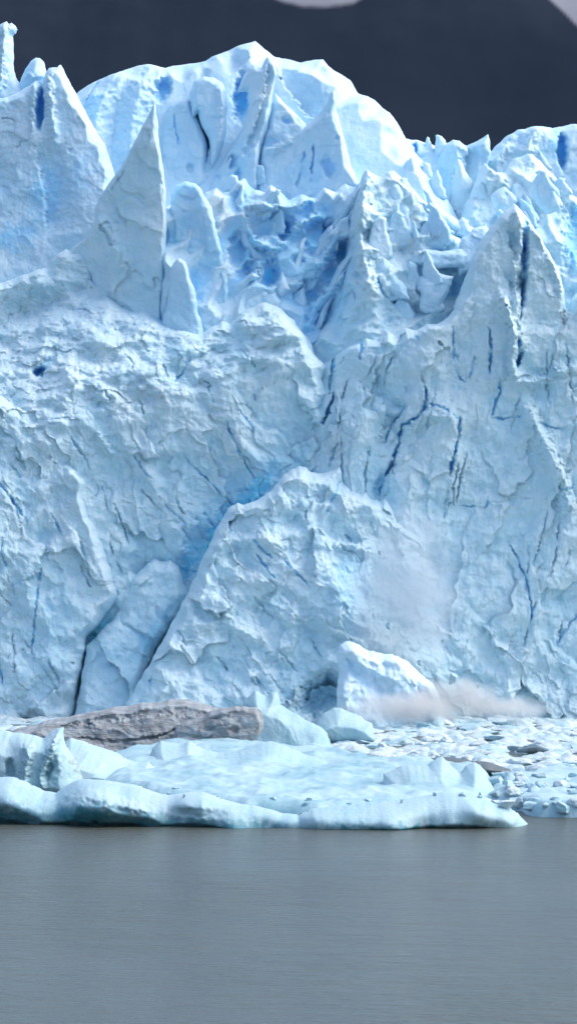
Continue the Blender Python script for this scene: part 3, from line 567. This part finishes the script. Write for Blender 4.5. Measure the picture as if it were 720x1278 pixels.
# the great slab low in the centre
part('ice_wall', 'great leaning slab low in the centre, edged by a blue crevasse',
     [(138,950),(150,895),(160,874),(172,854),(184,834),(198,808),(212,784),(224,762),(234,742),(240,726),(248,706),(256,690),(266,668),(270,658),(276,648),(284,634),(292,630),(297,627),(304,630),(314,626),(326,620),(338,612),(346,602),(353,592),(362,586),(372,581),(382,582),(388,588),(398,590),(408,588),(418,584),(424,580),(428,590),(428,602),(438,612),(450,616),(458,612),(464,622),(474,624),(479,617),(486,622),(494,634),(500,648),(510,656),(522,658),(532,654),(542,647),(552,652),(560,660),(576,664),(596,668),(620,684),(650,712),(690,770),(730,830),(760,950)],
     388, 9, tilt=(.0, .33), edge=.9, relief=1.1, prof=lambda U, V: 8.5 * sst(440, 610, U) * (.45 + .55 * sst(900, 700, V)) - .4 + 3.5 * sst(805, 900, V) * sst(360, 420, U), style='wall', amp=.08, seed=91, res=1.15, ang=-38, stretch=1.8, cell=.9,
     ops=fractures(5, 20, (220, 640, 560, 850), .6, .8, 14, 50) + [('crack', [(312,670),(330,688),(342,698)], 3, .8, .2), ('crack', [(320,690),(336,714),(346,724)], 2.5, .8, .2), ('crack', [(352,698),(372,716),(388,734)], 2.5, .8, .2), ('crack', [(192,840),(190,860)], 2.5, .7, .3), ('crack', [(428,592),(405,645)], 2, .7, .2), ('crack', [(350,604),(366,632)], 2, .5, .1),
          ('ridge', [(250,700),(290,675),(330,672),(370,690)], 12, .9), ('dent', 350,650,30,12,-5,.8,.1), ('ridge', [(400,680),(460,682),(468,700)], 8, .8), ('step', [(408,682),(440,678),(462,690),(466,740),(460,800)], 14, 1.4, 50),
          ('dent', 402,866,34,24,-14,7.0,.2,.9), ('dent', 384,880,20,14,0,4.0,.2,.8), ('dent', 412,846,14,12,0,3.0,.1,.8), ('blue', 170,830,16,70,32,.35), ('blue', 440,730,40,60,0,.25), ('blue', 600,760,90,60,0,.15), ('ridge', [(560,800),(600,790),(660,780)], 14, 1.2), ('ridge', [(300,740),(360,760),(380,800)], 16, .9), ('ridge',[(230,780),(280,775),(330,800)],14,.8), ('dent',300,830,50,12,-8,.8,.1)])
# main body behind the faces
def body_z(X, Y):
    return np.clip((Y - 398) * 1.3, -2, None) * 0 + np.minimum(8 + (Y - 400) * .95, 42) + 3 * fbm(X / 12, Y / 12, o=4, seed=77) + .9 * scoops(X / 4, Y / 4, 78) + 7 * np.clip((Y - 440) / 200, 0, 1)
bd = grid_sheet('ice_field', -120, 120, 400, 900, 240, 380, body_z, ICE, {'blue': lambda X, Y: X * 0 + .05, 'dirt': lambda X, Y: X * 0})
bd.parent = GL; bd.location = (0, -400, 0)

# ------------------------------------------------------------------ floating ice
def berg(name, label, cat, outline, thick, ypx=None, Y=None, mat=FLOE, group=None, **k):
    Y = Y or YW(ypx); pts = list(outline)
    o = slab(name, pts, Y, thick, mat, None, **k); tag(o, label, cat, group); return o

def floe(name, label, cat, foot, height, mat, seed=1, res=.16, edge=1.2, rough=1.0, zf=None, group=None, blue=0, ops=None, zbase=-.5):
    """foot: outline on the water in photograph pixels; height metres"""
    pts = [(PX(a, YW(b_)), YW(b_)) for a, b_ in foot]; rs = random.Random(seed)
    n2 = []
    for i in range(len(pts)):
        a, b_ = pts[i], pts[(i + 1) % len(pts)]; l = math.hypot(b_[0] - a[0], b_[1] - a[1]); k = max(1, int(l / 1.2))
        for j in range(k):
            t = j / k; n2.append((a[0] + (b_[0] - a[0]) * t + rs.uniform(-.22, .22) * rough, a[1] + (b_[1] - a[1]) * t + rs.uniform(-.5, .5) * rough))
    pts = n2; xs = [p[0] for p in pts]; ys = [p[1] for p in pts]
    X, Y = np.meshgrid(np.arange(min(xs) - .5, max(xs) + .5, res), np.arange(min(ys) - .5, max(ys) + .5, res * 2.2))
    d, _, _, NX, NY = seg_dist(X, Y, pts, True); ins = inside(X, Y, pts)
    sdv = np.where(ins, d, -d)
    t = np.clip(sdv / edge, 0, 1); pr = np.sqrt(np.clip(1 - (1 - t) ** 2, 0, 1))
    H = height if zf is None else height * zf(X, Y)
    n = .35 * fbm(X / 3, Y / 6, o=5, seed=seed) + .22 * scoops(X / 1.6, Y / 3.2, seed + 3) + .10 * scoops(X / .6, Y / 1.2, seed + 5)
    Z = pr * (H + n * rough * height * .5) + (1 - pr) * zbase
    Z = np.where(sdv <= 0, zbase, Z)
    keep = sdv > -res * 2.5
    i = -np.ones(X.shape, int); i[keep] = np.arange(keep.sum())
    q = keep[:-1, :-1] & keep[1:, :-1] & keep[:-1, 1:] & keep[1:, 1:]
    FF = np.stack([i[:-1, :-1][q], i[:-1, 1:][q], i[1:, 1:][q], i[1:, :-1][q]], 1)
    x0, y0 = sum(xs) / len(xs), sum(ys) / len(ys)
    bl = np.clip(blue + .35 * fbm(X / 4, Y / 8, o=3, seed=seed + 8), 0, 1)
    o = mesh_from(name, np.stack([X[keep] - x0, Y[keep] - y0, Z[keep]], 1), FF, mat, None, {'blue': bl[keep], 'dirt': np.zeros(keep.sum())})
    o.location = (x0, y0, 0); tag(o, label, cat, group); return o

# slush between the pieces, uncountable
def slush_z(X, Y):
    n = .35 * fbm(X / 3.2, Y / 6, o=5, seed=5) + .62 * (1 - scoops(X / 2.2, Y / 4.2, 6, alpha=1.2)) + .28 * (1 - scoops(X / .9, Y / 1.8, 7, alpha=1.2)) - .55
    px = 360 + X * F / Y
    lim = 252 + 62 * (1 - sst(560, 690, px)) + 1.5 * fbm(X / 2, Y / 4, o=3, seed=8)
    return np.where(Y > lim, .10 + n * .95, -.6)
sl = grid_sheet('slush_ice', -34, 44, 240, 412, 520, 600, slush_z, BRASH, {'blue': lambda X, Y: np.clip(.15 + .5 * fbm(X / 3, Y / 5, o=3, seed=3), 0, 1), 'dirt': lambda X, Y: np.clip(.7 * fbm(X / 6, Y / 9, o=4, seed=30) - .02, 0, 1)})
tag(sl, 'packed slush of small broken ice covering the water at the glacier foot', 'slush', kind='stuff')

# shelf that fronts the whole group
berg('ice_floe', 'long low floe with a rounded white rim and teal underside along the open water', 'ice floe',
     [(-110,1060),(-110,990),(-60,985),(-20,978),(10,976),(30,983),(50,992),(66,994),(80,984),(94,977),(110,976),(130,977),(150,980),(176,984),(190,990),(210,994),(236,990),(256,990),(280,998),(300,1003),(330,1008),(352,1014),(372,1016),(390,1008),(410,1006),(440,1003),(470,1000),(500,997),(530,993),(552,989),(580,990),(606,995),(630,1004),(646,1015),(658,1028),(669,1040),(669,1060)],
     9.0, Y=238.5, edge=1.7, relief=.5, style='snow', amp=.03, seed=101, res=1.6, tilt=(0, .4), round_=.5, prof=lambda U, V: .012 * (120 - U) * (U < 120) - 0.0 + 3.2 * np.clip((300 - U) / 300, 0, 1.4) - 1.2 * np.exp(-((U - 400) / 120) ** 2) + 2.6 * sst(-16, 26, V - 1008 - 8 * np.sin(U / 55.0) - .03 * U),
     ops=[('blue', 110,1018,70,22,0,.9), ('blue', 300,1036,150,18,4,.85), ('blue', 500,1038,180,16,0,1.0), ('blue', 0,1024,90,18,0,.8), ('blue', 200,1030,110,18,6,.8), ('ridge', [(84,1006),(110,992),(150,1000),(190,1012)], 8, .5), ('dent', 250,1012,40,7,3,.5,.2), ('dirt', 150,1034,14,4,0,.4), ('dent', 121,1026,5,4,0,.8,1.0), ('ridge', [(80,1000),(95,985),(120,980)], 9, .5), ('dent', 40,1000,22,9,0,.6,.0)])
floe('ice_floe', 'broad pale turquoise floe in the middle, sloping gently up', 'ice floe',
     [(112,1000),(200,1016),(300,1024),(400,1026),(470,1022),(560,1012),(618,1002),(612,978),(560,972),(480,968),(420,960),(330,955),(240,952),(150,962),(110,972)],
     1.55, FLOE, seed=103, edge=2.0, rough=1.15, blue=.16, zf=lambda X, Y: .55 + .45 * np.clip((Y - 250) / 45, 0, 1.3) + .25 * np.exp(-((X + 7) / 6) ** 2))
berg('ice_block', 'small squared blue ice tooth on the right end of the broad floe', 'ice block',
     [(470,1000),(478,966),(500,957),(520,955),(534,956),(543,949),(552,946),(560,952),(568,960),(574,966),(581,957),(592,952),(600,956),(608,972),(616,985),(618,1002)], 4.5, Y=262, edge=1.2, relief=.25, style='snow', amp=.06, seed=104, tilt=(0,.9), blue0=.06)
berg('iceberg', 'jagged white berg of upright shards with a dark dirt stripe, far left', 'iceberg',
     [(-110,1010),(-110,925),(-50,915),(0,912),(20,915),(40,918),(54,922),(62,915),(72,909),(80,908),(80,922),(84,932),(94,945),(100,958),(108,978),(112,1010)], 4.5, Y=262, edge=1.0, relief=.35, style='smooth', amp=.07, seed=105, tilt=(-.1,.25), ang=80,
     ops=[('crack', [(85,938),(95,950),(101,972)], 2.5, .3, .0), ('dirt', 97,956,4,20,-22,1.0), ('dent', 16,958,7,16,-8,1.4,.25), ('dent', 62,960,8,14,10,1.0,.2), ('ridge', [(40,925),(36,960),(34,985)], 7, .9), ('ridge', [(80,910),(60,950),(54,985)], 6, .8), ('step', [(80,910),(70,935),(52,975)], 8, .7, 22)])
berg('ice_mound', 'smooth white snow mound behind the shard berg', 'ice mound', [(60,1000),(76,930),(88,922),(104,926),(126,934),(145,940),(158,948),(172,952),(186,951),(196,960),(200,1000)], 8, Y=272, edge=2.0, relief=.2, style='snow', amp=.03, seed=106, tilt=(0,.5))
berg('ice_mound', 'low twin-humped pale blue mound before the dirty slab', 'ice mound',
     [(150,1000),(170,975),(184,952),(190,935),(200,926),(212,928),(224,930),(236,926),(252,935),(272,940),(300,936),(320,930),(334,927),(350,930),(372,938),(400,948),(440,958),(480,966),(500,1000)], 9, Y=281, edge=1.6, relief=.25, style='snow', amp=.05, seed=107, tilt=(0,.9), blue0=.08)

# dirty slab: two masses
dl = bpy.data.objects.new('dirty_iceberg', None); dl.location = (PX(180, 305), 305, 0); C.objects.link(dl)
tag(dl, 'long flat iceberg of grey brown layered dirty ice', 'iceberg')
slab('layered_ice', [(-40,960),(0,915),(25,908),(50,903),(80,896),(110,890),(138,884),(160,882),(186,878),(210,874),(230,874),(246,877),(262,882),(280,886),(290,896),(250,930),(200,960)], 311, 9, DIRTY, dl, edge=.3, relief=.6, style='smooth', amp=.08, seed=111, tilt=(.05,.9), ang=12, stretch=.3,
     ops=[('crack', [(90,915),(150,922),(200,916),(240,900)], 4, .8, 0), ('step', [(60,905),(150,896),(220,890),(262,890)], 5, .6, 20)])
fb = slab('front_block', [(150,960),(196,945),(210,928),(218,912),(228,902),(246,896),(262,888),(282,884),(304,882),(320,883),(327,890),(329,902),(326,915),(318,924),(300,932),(285,938),(262,942),(240,960)], 303, 6, DIRTY, dl, edge=.22, relief=.8, style='smooth', amp=.10, seed=112, tilt=(-.1,.35), ang=12, stretch=.4,
     ops=[('dent', 262,908,8,4,0,.6,0), ('dent', 292,908,7,5,0,.6,0), ('dent', 262,925,12,6,0,.7,0), ('crack', [(225,908),(260,897),(300,886)], 3, .5, 0)])
fb['label'] = 'paler pitted block at the right end'

berg('iceberg', 'pale turquoise two-knobbed iceberg right of the dirty slab', 'iceberg',
     [(288,960),(300,905),(302,890),(304,876),(312,868),(318,862),(326,866),(332,870),(338,864),(346,864),(349,872),(350,880),(360,886),(372,892),(384,900),(398,906),(408,914),(416,940),(420,960)], 4.5, Y=322, edge=1.2, relief=.3, style='smooth', amp=.06, seed=121, tilt=(-.1,.4), blue0=.10)
berg('ice_block', 'white wedge of ice right of the turquoise iceberg', 'ice block', [(385,925),(396,900),(405,890),(416,884),(426,884),(438,890),(452,896),(464,903),(468,925)], 4, Y=338, edge=1.1, relief=.3, style='smooth', amp=.07, seed=122, tilt=(0,.6))
berg('calved_block', 'large pale block breaking away from the wall into the spray', 'ice block',
     [(424,925),(420,880),(421,850),(422,830),(420,815),(424,806),(432,801),(440,802),(448,805),(458,812),(474,815),(490,817),(502,823),(514,831),(526,842),(536,850),(543,858),(550,880),(556,925)], 6, Y=370, edge=.7, relief=.9, style='wall', amp=.10, seed=123, tilt=(.1,.45), mat=ICE_CLEAN, ops=[('ridge', [(436,804),(450,830),(500,850)], 12, .7)])
berg('ice_floe', 'flat dark grey floe lying low in the brash', 'ice floe', [(500,966),(508,953),(520,948),(546,946),(572,947),(596,950),(620,955),(636,960),(640,968)], 3.5, Y=284, edge=.8, relief=.15, style='snow', amp=.05, seed=124, tilt=(0,.2), mat=DARK)
floe('ice_floe', 'flat white floe of packed chunks at the right edge', 'ice floe', [(600,1004),(640,1012),(665,1020),(720,1022),(860,1024),(860,985),(760,978),(690,972),(620,980)], .85, FLOE, seed=125, edge=.9, rough=1.6, blue=.02)
berg('ice_block', 'white lump at the right floe corner with a brown foot', 'ice block', [(610,1012),(612,996),(618,986),(628,981),(640,983),(650,990),(656,1000),(660,1012)], 3, Y=YW(1010), edge=.9, relief=.3, style='smooth', amp=.08, seed=126, tilt=(0,.5), ops=[('dirt', 648,1004,8,8,0,.8)])

# brash: countable chunks
def chunk_mesh(seed, n=4):
    import bmesh
    bm = bmesh.new(); bmesh.ops.create_icosphere(bm, subdivisions=n, radius=1.0)
    P = np.array([v.co[:] for v in bm.verts]); FF = np.array([[v.index for v in f.verts] for f in bm.faces]); bm.free()
    rs = np.random.RandomState(seed)
    # cut by random planes for flat broken faces, then weather
    for k in range(15):
        nrm = rs.normal(size=3); nrm /= np.linalg.norm(nrm); h = rs.uniform(.38, .8); dd = P @ nrm
        P = P - np.clip(dd - h, 0, None)[:, None] * nrm * .9
    q = scoops3(P[:, 0] * 2 + seed, P[:, 1] * 2, P[:, 2] * 2, seed); q2 = fbm(P[:, 0] * 3, P[:, 1] * 3, P[:, 2] * 3 + seed, o=4, seed=seed)
    P = P * (1 + .16 * (q - .3) + .12 * q2)[:, None]
    return P, FF
protos = []
for k in range(10):
    P, FF = chunk_mesh(200 + k, 4 if k < 6 else 3)
    me = mesh_from('ice_chunk', P, FF, BRASH if k % 3 else FLOE, None, {'blue': np.clip(.2 * fbm(P[:, 0], P[:, 1], P[:, 2], o=2, seed=k), 0, 1), 'dirt': np.full(len(P), .35 if k in (4, 7) else 0.0)})
    protos.append(me.data); bpy.data.objects.remove(me)
rs = random.Random(7)
def chunk(px, py, sx, sz, label, group, dirty=False, k=None, sink=.35, sy=None):
    Y = YW(py); me = protos[rs.choice((4, 7)) if dirty else (rs.randrange(10) if k is None else k)]
    o = bpy.data.objects.new('ice_chunk', me); C.objects.link(o)
    s = Y / F; o.scale = (sx * s, (sy or sx * s * rs.uniform(.8, 1.3)), sz * s)
    o.location = (PX(px, Y), Y, sz * s * (1 - 2 * sink)); o.rotation_euler = (rs.uniform(-.25, .25), rs.uniform(-.25, .25), rs.uniform(0, 6.28))
    tag(o, label, 'ice chunk', group); return o
for i in range(210):
    py = 897 + 108 * rs.random() ** 1.15; lo = 405 if py < 950 else (520 if py < 975 else 615)
    px = rs.uniform(lo, 760); sz = rs.uniform(1.8, 6.5) * (1 + (py - 900) / 110) * (1.6 if rs.random() < .15 else 1)
    chunk(px, py, sz * rs.uniform(1.6, 3.4), sz * rs.uniform(.6, 1.0), 'small broken chunk of brash ice packed between the floes and the glacier', 'brash ice chunks', dirty=rs.random() < .12)
for px, py, sx, sz, lb in [(556,930,17,9,'pale turquoise block standing in the brash, nearer the left'), (606,952,24,9,'grey domed block behind the dark flat floe'), (668,940,26,8,'wide low white block in the brash by the right edge'),
        (512,917,20,7,'low white block in the brash under the dust cloud'), (632,908,20,6,'flat white block close to the wall foot at right'), (700,962,22,10,'tall white block at the right edge behind the right floe'), (470,936,18,7,'low white block right of the white wedge'), (582,912,16,5,'thin pale plate lying in the brash below the wall'),
        (652,992,20,10,'blue white block on the near side of the right floe'), (700,1000,24,10,'broad white block on the near right floe')]:
    chunk(px, py, sx, sz, lb, None, k=rs.choice((0, 3, 1, 2)))
for i in range(34):
    chunk(rs.uniform(-30, 300), rs.uniform(893, 903), rs.uniform(2, 6), rs.uniform(1.5, 3.5), 'tiny ice crumb lying along the foot of the left wall', 'ice crumbs at the wall foot')
bpy.context.view_layer.update(); dg = bpy.context.evaluated_depsgraph_get()
def hit(px, py):
    d = Vector(((px - 360) / F, 1, -(py - HOR) / F)).normalized()
    ok, loc, *_ = sc.ray_cast(dg, Vector((0, 0, CAM_H)), d); return loc if ok else None
def rest(px, py, sx, sz, label, group, **k):
    l = hit(px, py)
    if l is None: return
    o = chunk(px, py, sx, sz, label, group, **k); s_ = l.y / F
    o.location = (l.x, l.y, l.z + sz * s_ * .25); return o
for i in range(16):
    px = rs.uniform(345, 615) if i < 12 else rs.uniform(205, 345); py = (1000 - 6 * sst(470, 560, px) + rs.uniform(-2, 5)) if i < 12 else rs.uniform(985, 1000)
    rest(px, py, rs.uniform(2, 6), rs.uniform(2, 4.5), 'white ice fragment sitting on the rim of the long front floe', 'fragments on the front floe', k=rs.choice((0, 3, 6, 9)))
for i in range(46):
    px = rs.uniform(615, 735); py = rs.uniform(968, 1010); sz = rs.uniform(3, 9)
    rest(px, py, sz * rs.uniform(1.2, 2.2), sz, 'rounded white lump frozen onto the floe at the right edge', 'lumps on the right floe', k=rs.choice((0, 3, 1, 9, 2)))

for px, py, sz, lb in [(486,782,5,'white ice fragment falling through the mist above the block'), (524,828,4,'small ice fragment tumbling just above the right shoulder of the block'), (566,848,8,'sharp ice splinter thrown up right of the block'), (474,690,3,'tiny ice fragment falling high in the mist'), (552,800,3,'tiny ice fragment falling right of the block'), (596,856,4,'small ice fragment flung out over the dust')]:
    o = chunk(px, 905, sz, sz * 1.2, lb, 'falling ice fragments', k=3); o.location = (PX(px, 366), 366, PZ(py, 366)); o.rotation_euler = (.6, .9, px)
# ------------------------------------------------------------------ spray and ice dust thrown up by the fall
def spray(name, label, px, py, Y, rx, rz, ry, dens, col, nscale, seed, tilt=0):
    import bmesh
    bm = bmesh.new(); bmesh.ops.create_icosphere(bm, subdivisions=4, radius=1.0); me = bpy.data.meshes.new(name); bm.to_mesh(me); bm.free()
    o = bpy.data.objects.new(name, me); C.objects.link(o); s_ = Y / F
    o.location = (PX(px, Y), Y, PZ(py, Y)); o.scale = (rx * s_, ry, rz * s_); o.rotation_euler = (0, R(tilt), 0)
    m = bpy.data.materials.new(name); m.use_nodes = True; t = m.node_tree; t.nodes.clear()
    out = nd(t, 'ShaderNodeOutputMaterial'); pv = nd(t, 'ShaderNodeVolumePrincipled'); t.links.new(pv.outputs[0], out.inputs['Volume'])
    pv.inputs['Color'].default_value = col; pv.inputs['Anisotropy'].default_value = .1
    tc = nd(t, 'ShaderNodeTexCoord'); ln = nd(t, 'ShaderNodeVectorMath', operation='LENGTH')
    mp = nd(t, 'ShaderNodeMapping'); mp.inputs['Location'].default_value = (seed, seed * 2, 0); mp.inputs['Scale'].default_value = (rx / 60, .5, rz / 60); t.links.new(tc.outputs['Object'], mp.inputs[0])
    n = nd(t, 'ShaderNodeTexNoise', Scale=nscale, Detail=4, Roughness=.6); t.links.new(mp.outputs[0], n.inputs[0])
    t.links.new(tc.outputs['Object'], ln.inputs[0])
    r_ = math_(t, 'ADD', ln.outputs['Value'], math_(t, 'MULTIPLY', math_(t, 'SUBTRACT', n.outputs[0], .5), 1.5))
    f = nd(t, 'ShaderNodeMapRange'); f.interpolation_type = 'SMOOTHSTEP'; t.links.new(r_, f.inputs[0])
    f.inputs[1].default_value = .95; f.inputs[2].default_value = .15; f.inputs[3].default_value = 0; f.inputs[4].default_value = dens
    g = nd(t, 'ShaderNodeMapRange'); g.interpolation_type = 'SMOOTHSTEP'; t.links.new(ln.outputs['Value'], g.inputs[0])
    g.inputs[1].default_value = 1.0; g.inputs[2].default_value = .6
    t.links.new(math_(t, 'MULTIPLY', f.outputs[0], g.outputs[0]), pv.inputs['Density'])
    m.cycles.volume_step_rate = 1.0
    me.materials.append(m); tag(o, label, kind='stuff'); return o
spray('spray_mist', 'thin veil of ice mist hanging in front of the wall above the fall', 505, 755, 377.5, 95, 150, 4.0, .38, (.80, .91, 1.0, 1), 1.5, 3, 4)
spray('ice_dust', 'low greyish beige cloud of ice dust in front of the falling block', 500, 884, 363.5, 95, 28, 2.6, .75, (.90, .92, .93, 1), 2.0, 8)
spray('ice_dust', 'taller billow of pale ice dust right of the falling block', 565, 874, 366.0, 75, 36, 2.6, .75, (.90, .92, .93, 1), 2.0, 5)
spray('ice_dust', 'thin tail of ice dust trailing right along the wall foot', 632, 884, 367.0, 80, 20, 2.4, .6, (.90, .92, .93, 1), 2.4, 12)
